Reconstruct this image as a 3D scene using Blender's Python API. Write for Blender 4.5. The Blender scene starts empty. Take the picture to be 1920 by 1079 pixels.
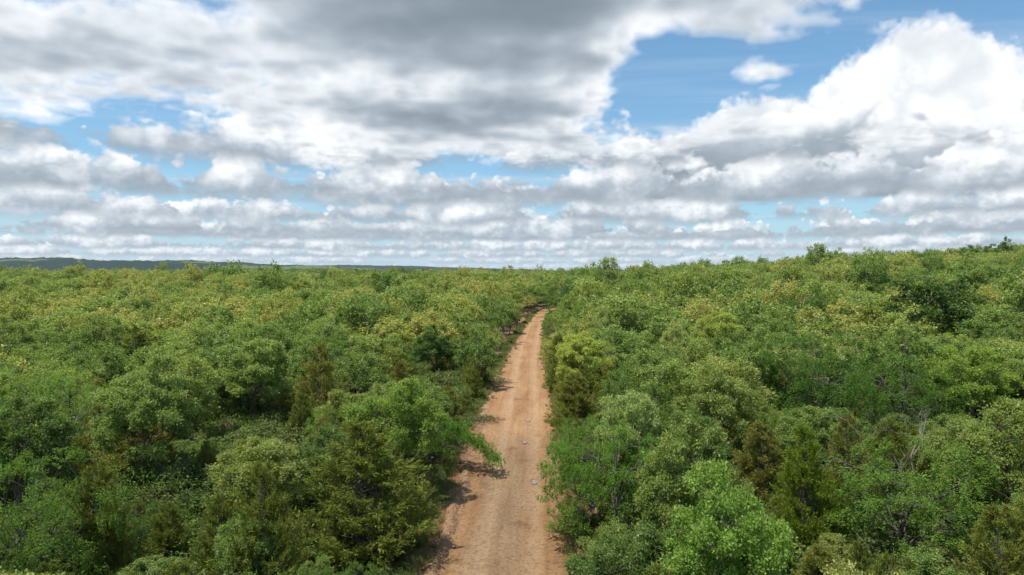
import bpy, math, random
import numpy as np
from mathutils import Vector

SC = bpy.context.scene
COL = SC.collection
R = math.radians

# ------------------------------------------------------------------ camera
CAM_H = 13.0
FPX = 1281.0                      # focal length in pixels of a 1920 px wide frame
YAW, PITCH = R(1.79), R(-1.12)
cam_data = bpy.data.cameras.new('camera')
cam_data.sensor_width = 36.0
cam_data.lens = 36.0 * FPX / 1920.0
cam_data.clip_start = 0.5
cam_data.clip_end = 60000.0
cam = bpy.data.objects.new('camera', cam_data)
COL.objects.link(cam)
cam.location = (0.0, 0.0, CAM_H)
cam.rotation_euler = (R(90.0) + PITCH, 0.0, YAW)
SC.camera = cam
SC.render.resolution_x, SC.render.resolution_y = 1024, 575

# ------------------------------------------------------------------ exposure / render
SC.view_settings.view_transform = 'Standard'
SC.view_settings.look = 'None'
SC.view_settings.exposure = 0.5
SC.view_settings.gamma = 1.0
SC.view_settings.use_curve_mapping = False
SC.render.engine = 'CYCLES'
cy = SC.cycles
cy.max_bounces = 6
cy.diffuse_bounces = 3
cy.glossy_bounces = 2
cy.transmission_bounces = 4
cy.transparent_max_bounces = 8
cy.volume_bounces = 1
cy.sample_clamp_indirect = 6.0
cy.caustics_reflective = False
cy.caustics_refractive = False
cy.use_denoising = True
cy.use_adaptive_sampling = True
cy.adaptive_threshold = 0.015

# ------------------------------------------------------------------ sun
SUN_EL, SUN_AZ = R(69.0), R(-122.0)          # azimuth from +Y, clockwise seen from above: high on the left, a little behind the camera
sun_dir = Vector((math.sin(SUN_AZ) * math.cos(SUN_EL), math.cos(SUN_AZ) * math.cos(SUN_EL), math.sin(SUN_EL)))
sun_data = bpy.data.lights.new('sun', 'SUN')
sun_data.energy = 4.6
sun_data.angle = R(0.6)
sun_data.color = (1.0, 0.95, 0.86)
sun = bpy.data.objects.new('sun', sun_data)
COL.objects.link(sun)
sun.rotation_euler = (-sun_dir).to_track_quat('-Z', 'Y').to_euler()
sun.location = (0, 0, 200)


# ------------------------------------------------------------------ node expression helper
class NB:
    """Small builder: arithmetic on sockets becomes Math nodes."""
    def __init__(self, tree):
        self.t = tree
        tree.nodes.clear()

    def node(self, kind, **kw):
        n = self.t.nodes.new(kind)
        for k, v in kw.items():
            setattr(n, k, v)
        return n

    def put(self, sock, v):
        if isinstance(v, E):
            self.t.links.new(v.s, sock)
        elif isinstance(v, bpy.types.NodeSocket):
            self.t.links.new(v, sock)
        else:
            sock.default_value = v

    def math(self, op, a, b=None, c=None, clamp=False):
        n = self.node('ShaderNodeMath', operation=op, use_clamp=clamp)
        self.put(n.inputs[0], a)
        if b is not None:
            self.put(n.inputs[1], b)
        if c is not None:
            self.put(n.inputs[2], c)
        return E(self, n.outputs[0])

    def sstep(self, x, a, b, lo=0.0, hi=1.0, kind='SMOOTHSTEP'):
        n = self.node('ShaderNodeMapRange', interpolation_type=kind)
        self.put(n.inputs['Value'], x)
        for k, v in (('From Min', a), ('From Max', b), ('To Min', lo), ('To Max', hi)):
            self.put(n.inputs[k], v)
        return E(self, n.outputs[0])

    def xyz(self, x, y, z):
        n = self.node('ShaderNodeCombineXYZ')
        for i, v in enumerate((x, y, z)):
            self.put(n.inputs[i], v)
        return E(self, n.outputs[0])

    def split(self, v):
        n = self.node('ShaderNodeSeparateXYZ')
        self.put(n.inputs[0], v)
        return [E(self, o) for o in n.outputs]

    def noise(self, vec, scale=1.0, detail=4.0, rough=0.5, lac=2.0, dist=0.0, dim='3D', color=False, w=None):
        n = self.node('ShaderNodeTexNoise', noise_dimensions=dim)
        if vec is not None:
            self.put(n.inputs['Vector'], vec)
        for k, v in (('Scale', scale), ('Detail', detail), ('Roughness', rough), ('Lacunarity', lac), ('Distortion', dist)):
            self.put(n.inputs[k], v)
        return E(self, n.outputs[1 if color else 0])

    def mix(self, f, a, b, blend='MIX'):
        n = self.node('ShaderNodeMix', data_type='RGBA', blend_type=blend)
        self.put(n.inputs[0], f)
        self.put(n.inputs[6], a)
        self.put(n.inputs[7], b)
        return E(self, n.outputs[2])

    def ramp(self, f, stops, kind='LINEAR'):
        n = self.node('ShaderNodeValToRGB')
        n.color_ramp.interpolation = kind
        el = n.color_ramp.elements
        while len(el) < len(stops):
            el.new(0.5)
        for e, (p, c) in zip(el, stops):
            e.position = p
            e.color = (*c, 1.0)
        self.put(n.inputs[0], f)
        return E(self, n.outputs[0])

    def vmath(self, op, a, b=None, scale=None):
        n = self.node('ShaderNodeVectorMath', operation=op)
        self.put(n.inputs[0], a)
        if b is not None:
            self.put(n.inputs[1], b)
        if scale is not None:
            self.put(n.inputs['Scale'], scale)
        return E(self, n.outputs[1 if op in ('LENGTH', 'DISTANCE', 'DOT_PRODUCT') else 0])


class E:
    def __init__(self, nb, s):
        self.nb, self.s = nb, s

    def __add__(self, o): return self.nb.math('ADD', self, o)
    __radd__ = __add__
    def __sub__(self, o): return self.nb.math('SUBTRACT', self, o)
    def __rsub__(self, o): return self.nb.math('SUBTRACT', o, self)
    def __mul__(self, o): return self.nb.math('MULTIPLY', self, o)
    __rmul__ = __mul__
    def __truediv__(self, o): return self.nb.math('DIVIDE', self, o)
    def __rtruediv__(self, o): return self.nb.math('DIVIDE', o, self)
    def __pow__(self, o): return self.nb.math('POWER', self, o)
    def __neg__(self): return self.nb.math('MULTIPLY', self, -1.0)
    def clamp(self): return self.nb.math('ADD', self, 0.0, clamp=True)


# ------------------------------------------------------------------ sky: clear-air sky + cumulus seen through a cloud layer
SKY_STRENGTH = 0.1
world = bpy.data.worlds.new('World')
SC.world = world
world.use_nodes = True
world.cycles.sampling_method = 'NONE'
nb = NB(world.node_tree)


def build_sky(nb):
    out = nb.node('ShaderNodeOutputWorld')
    sky = nb.node('ShaderNodeTexSky', sky_type='NISHITA', sun_disc=False)
    sky.sun_elevation = SUN_EL
    sky.sun_rotation = SUN_AZ
    sky.altitude = 200.0
    sky.air_density = 1.0
    sky.dust_density = 0.6
    sky.ozone_density = 2.5
    G = E(nb, nb.node('ShaderNodeTexCoord').outputs['Generated'])
    dx, dy, dz0 = nb.split(G)
    dz = nb.math('MAXIMUM', dz0, 0.004)
    wn = nb.node('ShaderNodeTexWhiteNoise', noise_dimensions='3D')
    nb.put(wn.inputs['Vector'], nb.vmath('SCALE', G, scale=4711.0))
    jit = E(nb, wn.outputs['Value'])
    K = 1.0 / SKY_STRENGTH
    RE = 6371.0

    def dist(h):                       # distance (km) to the shell at height h (km), round earth
        a = dz * RE
        return nb.math('SQRT', a * a + (h * (2.0 * RE))) - a

    def blob(px, py, cx, cy_, rx, ry, amp, p=1.0):
        u = (px - cx) * (1.0 / rx)
        v = (py - cy_) * (1.0 / ry)
        r2 = u * u + v * v
        return nb.math('EXPONENT', r2 * -1.0) * amp

    # ---- thin high veil
    th = dist(7.0)
    veil = nb.noise(nb.xyz(dx * th * 0.35, dy * th, 1.7), scale=0.13, detail=6.0, rough=0.6, dist=0.6)
    veilA = nb.sstep(veil, 0.44, 0.76) * 0.6

    # ---- the low cumulus deck overhead: front-to-back through N slices of the layer
    ZB, ZT, N = 1.0, 1.85, DECK_N
    T = acc = accA = cov = None
    seg = (ZT - ZB) / N / dz
    for i in range(N):
        f = ((jit * 0.75 + float(i)) * (1.0 / N)) ** 1.25
        h = f * (ZT - ZB) + ZB
        t = dist(h)
        px, py = dx * t, dy * t
        P = nb.xyz(px, py, h * 1.25 + DECK_SEED)
        n = nb.noise(P, scale=DECK_SCALE, detail=7.0, rough=0.60, lac=2.1)
        bil = nb.math('ABSOLUTE', nb.noise(P, scale=DECK_SCALE * 3.3, detail=2.0, rough=0.55) - 0.5)
        if i == 0:
            # large-scale cover, taken once on the cloud base
            wx, wy, wz = nb.split(nb.noise(nb.xyz(px, py, 8.1), scale=1.1, detail=3.0, rough=0.55, color=True))
            bx, by = px + (wx - 0.5) * 1.3, py + (wy - 0.5) * 1.3
            low = nb.noise(nb.xyz(px, py, 3.3), scale=0.23, detail=1.0, rough=0.4)
            cov = (low - 0.5) * 0.40
            for b in DECK_BLOBS:
                cov = cov + blob(bx, by, *b)
            cov = cov - nb.sstep(t, 5.0, 8.5) * 0.35
        e = n + bil * 0.45 + cov - (f * f * 0.10 + f * 0.17 + DECK_THR)
        d = nb.sstep(e, 0.0, 0.085)
        a = 1.0 - nb.math('EXPONENT', d * seg * -9.0)
        # light that reaches this point through the cloud above it
        L = nb.math('EXPONENT', nb.math('MAXIMUM', e - 0.04, 0.0) * -6.5) * nb.sstep(f, -0.1, 0.30, 0.62, 1.0)
        w = a if T is None else T * a
        if T is None:
            T, acc, accA = 1.0 - a, w * L, w
        else:
            T, acc, accA = T * (1.0 - a), acc + w * L, accA + w
    A = accA.clamp()
    ccol = nb.ramp(acc / nb.math('MAXIMUM', accA, 0.001), CLOUD_RAMP)
    ccol = nb.mix(0.04, ccol, HAZE_COL)

    # ---- cumulus farther out, row behind row to the horizon
    az = nb.math('ARCTAN2', dx, dy)
    tanel = dz / nb.math('SQRT', nb.math('MAXIMUM', 1.0 - dz * dz, 0.01))
    T = None
    rows = None
    for k, (Y0, lift, thr) in enumerate(ROWS):
        s_, h = az * Y0, tanel * Y0 + (Y0 * Y0 * 0.5 / RE - lift)
        P = nb.xyz(s_ + 3.7 * k, jit * 0.05 + Y0 * 7.3, h * 1.25)
        n = nb.noise(P, scale=ROW_SCALE, detail=6.0, rough=0.56, lac=2.1)
        bil = nb.math('ABSOLUTE', nb.noise(P, scale=3.1, detail=2.0, rough=0.55) - 0.5)
        n2 = nb.noise(nb.vmath('ADD', P, (-0.10, 0.0, 0.18)), scale=ROW_SCALE, detail=4.0, rough=0.56, lac=2.1)
        mod = nb.noise(nb.xyz(s_, Y0 * 3.1, 0.0), scale=0.19, detail=0.0)
        f = (h - 1.0) * (1.0 / 1.2)
        e = n + bil * 0.32 + (mod - 0.5) * 0.34 - (f * 0.46 + thr)
        d = nb.sstep(e, 0.0, 0.06) * nb.sstep(h + n * 0.5, 1.12, 1.34)
        a = d * 0.97
        lit = nb.sstep(n2 - n - bil * 0.15, -0.12, 0.07, 1.0, 0.55)
        L = lit * nb.sstep(f + (n - 0.5) * 0.9, -0.04, 0.36, 0.22, 1.0)
        col = nb.ramp(L, CLOUD_RAMP)
        col = nb.mix(1.0 - math.exp(-Y0 * 0.017), col, HAZE_COL)
        if T is None:
            T = 1.0 - a
            rows = nb.vmath('SCALE', col, scale=a)
        else:
            rows = nb.vmath('ADD', rows, nb.vmath('SCALE', col, scale=T * a))
            T = T * (1.0 - a)
    rowT = T

    # ---- the tall cumulus heap some nine kilometres out
    M = 5
    Y0, Y1 = 7.6, 9.6
    dyc = nb.math('MAXIMUM', dy, 0.05)
    T = acc = accB = None
    for i in range(M):
        Y = (jit + float(i)) * ((Y1 - Y0) / M) + Y0
        t = Y / dyc
        px, h = dx * t, dz * t
        n = nb.noise(nb.xyz(px, Y, h), scale=1.15, detail=7.0, rough=0.54, lac=2.1)
        bil = nb.math('ABSOLUTE', nb.noise(nb.xyz(px, Y, h), scale=3.4, detail=3.0, rough=0.55) - 0.5)
        n2 = nb.noise(nb.xyz(px - 0.12, Y - 0.14, h + 0.22), scale=1.15, detail=3.0, rough=0.54, lac=2.1)
        S = None
        for (cx, cz, rx, rz) in TOWER:
            u, v = (px - cx) * (1.0 / rx), (h - cz) * (1.0 / rz)
            q = 1.0 - nb.math('SQRT', u * u + v * v)
            S = q if S is None else nb.math('SMOOTH_MAX', S, q, 0.25)
        wv = (Y - 8.9) * (1.0 / 1.3)
        S = S - wv * wv * 0.35
        flat = nb.sstep(h, 0.95, 1.25, -0.5, 0.0)
        e = S + (n - 0.5) * 1.15 + bil * 0.7 - 0.05 + flat
        d = nb.sstep(e, 0.0, 0.05)
        a = 1.0 - nb.math('EXPONENT', d * -3.0)
        lit = nb.sstep((n2 - n) * 1.5 - bil * 0.8, -0.26, 0.08, 1.0, 0.62)
        L = lit * nb.sstep(h + (n - 0.5) * 1.1, 1.05, 2.0, 0.18, 1.0)
        w = a if T is None else T * a
        if T is None:
            T, acc, accB = 1.0 - a, w * L, w
        else:
            T, acc, accB = T * (1.0 - a), acc + w * L, accB + w
    B = accB.clamp()
    tcol = nb.ramp(acc / nb.math('MAXIMUM', accB, 0.001), CLOUD_RAMP)
    tcol = nb.mix(0.06, tcol, HAZE_COL)

    skyc = nb.vmath('MULTIPLY', E(nb, sky.outputs[0]), SKY_TINT)
    skyc = nb.vmath('SCALE', skyc, scale=SKY_STRENGTH)
    skyc = nb.mix(veilA, skyc, VEIL_COL)
    air = 1.0 - nb.math('EXPONENT', (0.35 / (dz + 0.012)) * -0.16)
    skyc = nb.mix(air, skyc, AIR_COL)
    inA = 1.0 - A
    lowT = nb.vmath('ADD', nb.vmath('SCALE', nb.mix(B, skyc, tcol), scale=rowT), rows)
    lowN = nb.vmath('ADD', nb.vmath('SCALE', skyc, scale=rowT), rows)

    def bgs(col, w):
        n = nb.node('ShaderNodeBackground')
        nb.put(n.inputs['Color'], nb.vmath('SCALE', col, scale=w * (1.0 / SKY_STRENGTH)))
        n.inputs['Strength'].default_value = SKY_STRENGTH
        return n.outputs[0]

    def mixs(f, x, y):
        n = nb.node('ShaderNodeMixShader')
        nb.put(n.inputs[0], f)
        nb.t.links.new(x, n.inputs[1])
        nb.t.links.new(y, n.inputs[2])
        return n.outputs[0]

    one = nb.math('ADD', 1.0, 0.0)
    heap = nb.math('COMPARE', az, 0.52, 0.50)            # only evaluated where that heap or those rows stand
    low = mixs(heap, bgs(lowN, inA), bgs(lowT, inA))
    under = mixs(nb.math('LESS_THAN', dz0, 0.42), bgs(skyc, inA), low)
    add = nb.node('ShaderNodeAddShader')
    nb.t.links.new(bgs(ccol, A), add.inputs[0])
    nb.t.links.new(under, add.inputs[1])
    earth = bgs(nb.xyz(0.16, 0.17, 0.14), one)
    nb.t.links.new(mixs(nb.math('GREATER_THAN', dz0, -0.01), earth, add.outputs[0]), out.inputs[0])


TOWER = [(4.75, 1.75, 1.15, 1.25), (3.0, 1.35, 1.1, 0.8), (6.1, 1.6, 1.2, 1.05), (1.7, 1.15, 0.9, 0.45), (7.8, 1.4, 1.2, 0.8)]
DECK_N = 8
ROWS = ((5.6, 0.0, 0.49), (6.9, 0.10, 0.41), (8.4, -0.06, 0.38), (10.2, 0.08, 0.37), (12.8, 0.0, 0.365), (16.0, -0.1, 0.36), (20.5, 0.05, 0.36), (27.0, 0.0, 0.35), (36.0, 0.0, 0.35), (50.0, 0.0, 0.35), (75.0, 0.0, 0.35))
ROW_SCALE = 0.85
DECK_SCALE = 0.85
DECK_SEED = 0.0
DECK_THR = 0.56
DECK_BLOBS = [(-0.05, 2.45, 0.70, 1.0, 0.48), (-0.6, 4.6, 1.0, 0.9, 0.13), (-2.1, 3.5, 1.3, 1.2, 0.12),
              (0.72, 3.7, 0.42, 0.9, -0.24), (1.9, 3.4, 0.95, 1.5, -0.31), (1.0, 2.75, 0.40, 0.45, 0.10), (1.2, 3.5, 0.40, 0.35, 0.30), (-3.4, 4.9, 0.9, 0.4, -0.16)]
CLOUD_RAMP = [(0.0, (0.125, 0.165, 0.200)), (0.35, (0.335, 0.380, 0.430)), (0.7, (0.64, 0.665, 0.69)), (1.0, (0.87, 0.87, 0.865))]
HAZE_COL = (0.46, 0.52, 0.58, 1.0)
AIR_COL = (0.43, 0.51, 0.59, 1.0)
VEIL_COL = (0.52, 0.57, 0.62, 1.0)
SKY_TINT = (0.50, 0.93, 1.06)
build_sky(nb)


# ------------------------------------------------------------------ materials
def new_mat(name):
    m = bpy.data.materials.new(name)
    m.use_nodes = True
    return m, NB(m.node_tree)


def principled(nb, color, rough=0.8, spec=0.3, bump=None, bump_d=0.05, bump_s=0.5):
    out = nb.node('ShaderNodeOutputMaterial')
    p = nb.node('ShaderNodeBsdfPrincipled')
    nb.put(p.inputs['Base Color'], color)
    nb.put(p.inputs['Roughness'], rough)
    nb.put(p.inputs['Specular IOR Level'], spec)
    if bump is not None:
        b = nb.node('ShaderNodeBump')
        b.inputs['Strength'].default_value = bump_s
        b.inputs['Distance'].default_value = bump_d
        nb.put(b.inputs['Height'], bump)
        nb.t.links.new(b.outputs[0], p.inputs['Normal'])
    nb.t.links.new(p.outputs[0], out.inputs[0])
    return p


def attr(nb, name):
    n = nb.node('ShaderNodeAttribute', attribute_name=name, attribute_type='GEOMETRY')
    return E(nb, n.outputs['Fac'])


def leaf_mat(name, palette, young, rough=0.45, spec=0.35, trans=0.35, young_amt=0.7):
    """Leaf colour: one hue per tree from the palette, a little spread leaf by leaf, paler young leaves at shoot tips."""
    m, nb = new_mat(name)
    info = nb.node('ShaderNodeObjectInfo')
    rnd = E(nb, info.outputs['Random'])
    patch = nb.noise(E(nb, info.outputs['Location']), scale=0.018, detail=2.0, rough=0.5)
    k = (rnd * 0.72 + nb.sstep(patch, 0.3, 0.7) * 0.28)
    idx = E(nb, info.outputs['Object Index'])            # a tree with a number of its own takes its hue from that
    own = nb.math('GREATER_THAN', idx, 0.5)
    k = own * (idx * 0.01) + (1.0 - own) * k
    base = nb.ramp(k, palette)
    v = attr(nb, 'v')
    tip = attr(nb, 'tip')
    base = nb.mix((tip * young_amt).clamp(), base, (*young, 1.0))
    hsv = nb.node('ShaderNodeHueSaturation')
    nb.put(hsv.inputs['Color'], base)
    nb.put(hsv.inputs['Value'], v * 0.7 + 0.65)
    nb.put(hsv.inputs['Hue'], v * -0.035 + 0.517)
    nb.put(hsv.inputs['Saturation'], 1.0)
    col = nb.mix(1.0, E(nb, hsv.outputs[0]), E(nb, info.outputs['Color']), 'MULTIPLY')
    out = nb.node('ShaderNodeOutputMaterial')
    p = nb.node('ShaderNodeBsdfPrincipled')
    nb.put(p.inputs['Base Color'], col)
    p.inputs['Roughness'].default_value = rough
    p.inputs['Specular IOR Level'].default_value = spec
    tr = nb.node('ShaderNodeBsdfTranslucent')
    nb.put(tr.inputs['Color'], nb.vmath('MULTIPLY', col, (1.25, 1.25, 0.7)))
    mx = nb.node('ShaderNodeMixShader')
    mx.inputs[0].default_value = trans
    nb.t.links.new(p.outputs[0], mx.inputs[1])
    nb.t.links.new(tr.outputs[0], mx.inputs[2])
    nb.t.links.new(mx.outputs[0], out.inputs[0])
    return m


M = {}
M['oak'] = leaf_mat('oak leaves', [(0.0, (0.085, 0.160, 0.030)), (0.25, (0.130, 0.225, 0.044)), (0.5, (0.185, 0.275, 0.060)),
                                   (0.75, (0.255, 0.325, 0.076)), (1.0, (0.350, 0.370, 0.110))], (0.44, 0.49, 0.16), trans=0.45)
M['oak_gold'] = leaf_mat('yellow-green oak leaves', [(0.0, (0.200, 0.275, 0.062)), (0.5, (0.315, 0.345, 0.080)), (1.0, (0.420, 0.395, 0.125))], (0.52, 0.51, 0.18), trans=0.45)
M['elm'] = leaf_mat('elm leaves', [(0.0, (0.090, 0.185, 0.024)), (0.5, (0.150, 0.265, 0.034)), (1.0, (0.210, 0.320, 0.055))],
                    (0.30, 0.39, 0.08), rough=0.5, trans=0.45, young_amt=0.5)
M['juniper'] = leaf_mat('juniper sprays', [(0.0, (0.130, 0.180, 0.036)), (0.5, (0.185, 0.222, 0.038)), (1.0, (0.235, 0.225, 0.050))],
                        (0.30, 0.31, 0.06), rough=0.7, spec=0.15, trans=0.35, young_amt=0.7)
M['brush'] = leaf_mat('undergrowth leaves', [(0.0, (0.08, 0.13, 0.03)), (0.5, (0.13, 0.18, 0.045)), (1.0, (0.17, 0.19, 0.06))],
                      (0.24, 0.26, 0.08), rough=0.6, trans=0.35)

m, nb = new_mat('bark')
co = E(nb, nb.node('ShaderNodeTexCoord').outputs['Object'])
bn = nb.noise(nb.vmath('MULTIPLY', co, (1, 1, 0.35)), scale=18.0, detail=5.0, rough=0.65)
principled(nb, nb.ramp(bn, [(0.3, (0.055, 0.045, 0.036)), (0.7, (0.20, 0.175, 0.15))]), 0.95, 0.1, bn, 0.03, 0.8)
M['bark'] = m
m, nb = new_mat('weathered dead wood')
co = E(nb, nb.node('ShaderNodeTexCoord').outputs['Object'])
bn = nb.noise(nb.vmath('MULTIPLY', co, (1, 1, 0.4)), scale=14.0, detail=5.0, rough=0.6)
principled(nb, nb.ramp(bn, [(0.3, (0.12, 0.10, 0.085)), (0.7, (0.32, 0.28, 0.24))]), 0.9, 0.1, bn, 0.02, 0.6)
M['dead'] = m
m, nb = new_mat('dry brown twigs')
co = E(nb, nb.node('ShaderNodeTexCoord').outputs['Object'])
bn = nb.noise(co, scale=9.0, detail=4.0)
principled(nb, nb.ramp(bn, [(0.3, (0.10, 0.065, 0.045)), (0.7, (0.24, 0.165, 0.12))]), 0.9, 0.1)
M['dry'] = m


# ------------------------------------------------------------------ mesh builders
class Geo:
    """Collects quads and triangles with two per-vertex values and a material slot."""
    def __init__(self):
        self.v, self.q, self.mi, self.a, self.b, self.n = [], [], [], [], [], 0

    def add(self, verts, quads, mat=0, a=0.5, b=0.0):
        verts = np.asarray(verts, np.float32)
        quads = np.asarray(quads, np.int32)
        k = len(verts)
        self.v.append(verts)
        self.q.append(quads + self.n)
        self.mi.append(np.full(len(quads), mat, np.int32))
        self.a.append(np.broadcast_to(np.asarray(a, np.float32), (k,)).copy())
        self.b.append(np.broadcast_to(np.asarray(b, np.float32), (k,)).copy())
        self.n += k

    def mesh(self, name, mats, smooth=False, attrs=True):
        me = bpy.data.meshes.new(name)
        if self.n == 0:
            return me
        V, Q = np.concatenate(self.v), np.concatenate(self.q)
        me.vertices.add(len(V))
        me.vertices.foreach_set('co', V.ravel())
        me.loops.add(len(Q) * 4)
        me.loops.foreach_set('vertex_index', Q.ravel())
        me.polygons.add(len(Q))
        me.polygons.foreach_set('loop_start', np.arange(0, len(Q) * 4, 4, dtype=np.int32))
        for mt in mats:
            me.materials.append(mt)
        me.polygons.foreach_set('material_index', np.concatenate(self.mi))
        me.update(calc_edges=True)
        me.polygons.foreach_set('use_smooth', np.full(len(Q), smooth, bool))
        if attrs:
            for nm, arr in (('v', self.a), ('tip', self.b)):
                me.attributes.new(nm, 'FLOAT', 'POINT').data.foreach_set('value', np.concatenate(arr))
        return me


def unit(v):
    return v / np.maximum(np.linalg.norm(v, axis=-1, keepdims=True), 1e-9)


def tube(geo, pts, radii, sides=5, mat=0):
    pts = np.asarray(pts, float)
    n = len(pts)
    tan = unit(np.gradient(pts, axis=0))
    ref = np.array([0.31, 0.94, 0.11]) if abs(tan[0, 2]) > 0.6 else np.array([0.1, 0.2, 0.97])
    s = unit(np.cross(tan, ref))
    t = np.cross(tan, s)
    ang = np.arange(sides) * (2 * np.pi / sides)
    ring = pts[:, None, :] + np.asarray(radii)[:, None, None] * (np.cos(ang)[None, :, None] * s[:, None, :] + np.sin(ang)[None, :, None] * t[:, None, :])
    i = np.arange(n - 1)[:, None] * sides
    j = np.arange(sides)[None, :]
    j2 = (j + 1) % sides
    q = np.stack([i + j, i + j2, i + sides + j2, i + sides + j], -1).reshape(-1, 4)
    geo.add(ring.reshape(-1, 3), q, mat)


def leaves(geo, P, D, N, L, W, a, b, mat=0, fold=0.15):
    """One kite-shaped folded leaf per row."""
    D = unit(D)
    S = unit(np.cross(N, D))
    N = np.cross(D, S)
    L = np.broadcast_to(np.asarray(L, float), (len(P),))[:, None]
    W = np.broadcast_to(np.asarray(W, float), (len(P),))[:, None]
    m = P + D * L * 0.45 + N * W * fold
    V = np.stack([P, m + S * W * 0.5, P + D * L - N * L * 0.12, m - S * W * 0.5], 1).reshape(-1, 3)
    Q = np.arange(len(P) * 4).reshape(-1, 4)
    geo.add(V, Q, mat, np.repeat(a, 4), np.repeat(b, 4))


def bend(rng, a, b, n, amp, sag=0.0):
    """A crooked branch path from a to b."""
    a, b = np.asarray(a, float), np.asarray(b, float)
    t = np.linspace(0, 1, n)[:, None]
    p = a + (b - a) * t
    ln = np.linalg.norm(b - a)
    w = np.cumsum(rng.normal(0, 1, (n, 3)), 0)
    w -= w[0] + (w[-1] - w[0]) * t
    p = p + w * amp * ln / n + np.array([0, 0, 1.0]) * sag * ln * (4 * t * (1 - t))
    return p


def lobes(rng, k=7):
    d = unit(rng.normal(0, 1, (k, 3)))
    amp = rng.uniform(-0.40, 0.42, k)
    return lambda u: 1.0 + (np.maximum(u @ d.T, 0) ** 4 * amp).sum(-1)


def spread(rng, n, cand, mind):
    """Greedy pick of points at least mind apart."""
    out = []
    for c in cand:
        if all((c[0] - o[0]) ** 2 + (c[1] - o[1]) ** 2 + (c[2] - o[2]) ** 2 > mind * mind for o in out):
            out.append(c)
            if len(out) >= n:
                break
    return np.array(out)


def crown_points(rng, n, rx, rz, zc, mind, low=-0.55, bias=0.40):
    f = lobes(rng)
    u = unit(rng.normal(0, 1, (n * 14, 3)))
    u = u[u[:, 2] > low]
    r = rng.uniform(0, 1, len(u)) ** bias * f(u)
    p = u * r[:, None] * np.array([rx, rx, rz]) + np.array([0, 0, zc])
    return spread(rng, n, p, mind)


def skeleton(wood, rng, h, rx, zc, rz, tips, r0=0.12, nl=7, fork=0.3, twig=True, lean=0.25):
    """Trunk, limbs and twigs that reach every leaf clump."""
    top = np.array([rng.normal(0, lean), rng.normal(0, lean), zc + rz * 0.45])
    tr = bend(rng, (0, 0, -0.15), top, 9, 0.22)
    tube(wood, tr, np.linspace(r0, r0 * 0.28, 9) * np.where(np.arange(9) == 0, 1.35, 1.0), 7)
    nodes, rad = [tr[4:]], [np.linspace(r0, r0 * 0.28, 9)[4:]]
    ang0 = rng.uniform(0, 6.28)
    for i in range(nl):
        a = ang0 + i * 2.4
        k = rng.uniform(fork, 0.85)
        s = tr[int(k * 8)]
        e = np.array([math.cos(a) * rx * rng.uniform(.5, .8), math.sin(a) * rx * rng.uniform(.5, .8), zc + rz * rng.uniform(-0.35, 0.5)])
        lb = bend(rng, s, e, 8, 0.35, 0.10)
        rr = np.linspace(r0 * 0.5, r0 * 0.13, 8)
        tube(wood, lb, rr, 5)
        nodes.append(lb[2:]); rad.append(rr[2:])
    nodes, rad = np.concatenate(nodes), np.concatenate(rad)
    for c in tips:
        d = np.linalg.norm(nodes - c, axis=1) + np.maximum(nodes[:, 2] - c[2], 0) * 1.5
        j = int(np.argmin(d))
        tube(wood, bend(rng, nodes[j], c, 5, 0.35, 0.05), np.linspace(min(rad[j] * 0.7, 0.035), 0.006, 5), 4)


def gen_oak(seed, h=7.0, w=5.0, clumps=70, tips=22, per=16, leaf=0.115, rc=0.55, wood=True):
    rng = np.random.default_rng(seed)
    zc, rz, rx = h * 0.60, h * 0.40, w * 0.5
    C = crown_points(rng, clumps, rx - rc * 0.4, rz - rc * 0.3, zc, rc * 0.98)
    W, G = Geo(), Geo()
    if wood:
        skeleton(W, rng, h, rx, zc, rz, C, r0=0.016 * h + 0.02)
    nC = len(C)
    out = unit((C - np.array([0, 0, zc - rz * 0.5])))
    # shoot tips on each clump, leaves radiating round each tip
    u = unit(rng.normal(0, 1, (nC, tips, 3)) + out[:, None, :] * 0.55 + np.array([0, 0, 0.35]))
    rr = rng.uniform(0.45, 1.05, (nC, tips, 1)) * (rc * rng.uniform(0.7, 1.25, (nC, 1, 1)))
    T = C[:, None, :] + u * rr * np.array([1, 1, 0.7])
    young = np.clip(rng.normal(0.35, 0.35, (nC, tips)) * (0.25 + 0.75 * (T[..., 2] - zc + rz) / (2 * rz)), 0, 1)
    T, uu, young = T.reshape(-1, 3), u.reshape(-1, 3), young.reshape(-1)
    n = len(T) * per
    ti = np.repeat(np.arange(len(T)), per)
    D = unit(rng.normal(0, 1, (n, 3)) + uu[ti] * 0.8)
    P = T[ti] + rng.normal(0, leaf * 0.75, (n, 3)) - uu[ti] * rng.uniform(0, leaf * 1.6, (n, 1))
    N = unit(rng.normal(0, 0.55, (n, 3)) + uu[ti] * 0.5 + np.array([0, 0, 0.65]))
    L = leaf * rng.uniform(0.7, 1.3, n)
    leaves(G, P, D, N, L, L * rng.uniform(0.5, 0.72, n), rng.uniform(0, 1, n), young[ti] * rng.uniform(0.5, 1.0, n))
    return W, G


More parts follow.
